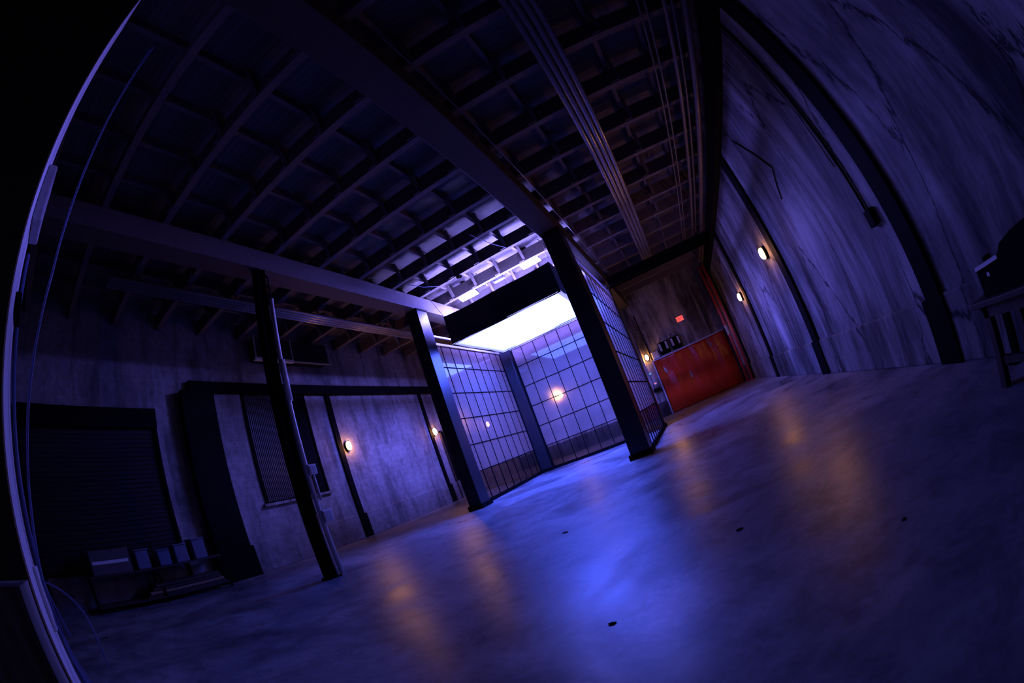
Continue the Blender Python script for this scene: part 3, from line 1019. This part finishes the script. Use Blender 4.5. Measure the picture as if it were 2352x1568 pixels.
for k in range(4):
    z = .16 + .075 * k
    b_ = MB().box(-10.96 + .03 * k, -10.34 + .02 * k, 2.0 + .1 * k, 4.3 - .05 * k, z, z + .06).build('timber_board', M['board'] if k == 1 else M['rust'], loc=(-10.6, 3.2, z))
    tag(b_, ['timber board at the bottom of the stack on the rack', 'orange timber board second from the bottom of the stack', 'timber board third from the bottom of the stack', 'timber board on top of the stack in the rack'][k], 'board', 'boards stacked in the rack')

# ------------------------------------------------------------------ fittings on the wall end at the left edge
pa = []
t = thing('conduit_strip', 'boxes and clips fixed along the lit wall end at the left edge', 'electrical fitting', (-3.1, -.262, 3.5))
MB().box(-3.3, -2.95, -.262, -.16, 3.55, 4.1).build('junction_box', M['greybox'], t, bevel=.02)
MB().box(-3.3, -3.05, -.262, -.2, 2.85, 3.0).build('clip', M['black'], t, bevel=.01)
MB().rods([(-3.36, -.23, .1), (-3.36, -.23, 3.5)], .02, 8).build('conduit', M['cable'], t, smooth=True)
MB().box(-3.28, -3.05, -.262, -.23, .85, 1.25).build('socket', M['white'], t, bevel=.01)
for k, (dx, lb) in enumerate(((0, 'blue cable hanging straight down beside the lit wall end'), (.05, 'second blue cable hanging beside the lit wall end'))):
    o = MB().rods([(-3.0 - dx, .34 - .02 * k, 6.4), (-3.0 - dx, .2, 5.0), (-3.05 - dx, .06, 3.2), (-3.1 - dx, -.07 - .01 * k, 2.3), (-3.15 - dx, -.16, 1.6), (-3.2 - dx, -.22, 1.15), (-3.15, -.2 + .05 * k, .8)], .011, 8).build('hanging_cable', M['cable'], loc=(-3.0, .3, 6.4), smooth=True)
    tag(o, lb, 'cable', 'cables at the wall end')
cps = [[(-3.2, -.24, 1.16), (-3.1, -.12, 1.13), (-3.0, .05, 1.0), (-2.9, .06, .78), (-2.9, .04, .6)],
       [(-3.2, -.24, 1.0), (-3.0, -.2, .75), (-2.7, -.13, .55), (-2.5, -.08, .5), (-2.3, 0.0, .62)],
       [(-3.2, -.24, .85), (-2.9, -.18, .55), (-2.6, -.13, .3), (-2.3, -.05, .1), (-1.9, .06, .02)],
       [(-3.2, -.24, .7), (-3.0, -.16, .45), (-2.8, -.05, .2), (-2.55, .05, .03), (-2.2, .12, .02)]]
for k, c in enumerate(cps):
    o = MB().rods(c, .008, 8).build('loose_cable', M['cable'], loc=c[0], smooth=True)
    sub = o.modifiers.new('round', 'SUBSURF')
    sub.levels = sub.render_levels = 2
    tag(o, ['blue cable looping out over the others at the wall end', 'blue cable with its tip curling up at the wall end', 'longest blue cable trailing to the floor from the wall end', 'blue cable lying shortest on the floor by the wall end'][k], 'cable', 'loose cables at the wall end')

# ------------------------------------------------------------------ scraps on the floor
for k, (x, y, s, lb) in enumerate(((-2.21, 5.37, .045, 'dark scrap on the floor in the middle of the blue light'), (-.92, 2.42, .028, 'dark scrap on the floor in the bright patch in front'),
                                  (-.01, 3.41, .035, 'small dark scrap on the floor right of the bright patch'), (.98, 2.24, .02, 'pale pebble on the dark floor toward the table'))):
    m = MB()
    m.ellipsoid((x, y, .004), s, s * .6, .008, 10, 6)
    for v in m.b.verts:
        v.co.x += random.uniform(-.2, .2) * s
        v.co.y += random.uniform(-.2, .2) * s
        v.co.z = max(.0005, v.co.z)
    tag(m.build('floor_scrap', M['cardboard'] if k == 3 else M['black'], loc=(x, y, 0)), lb, 'scrap')
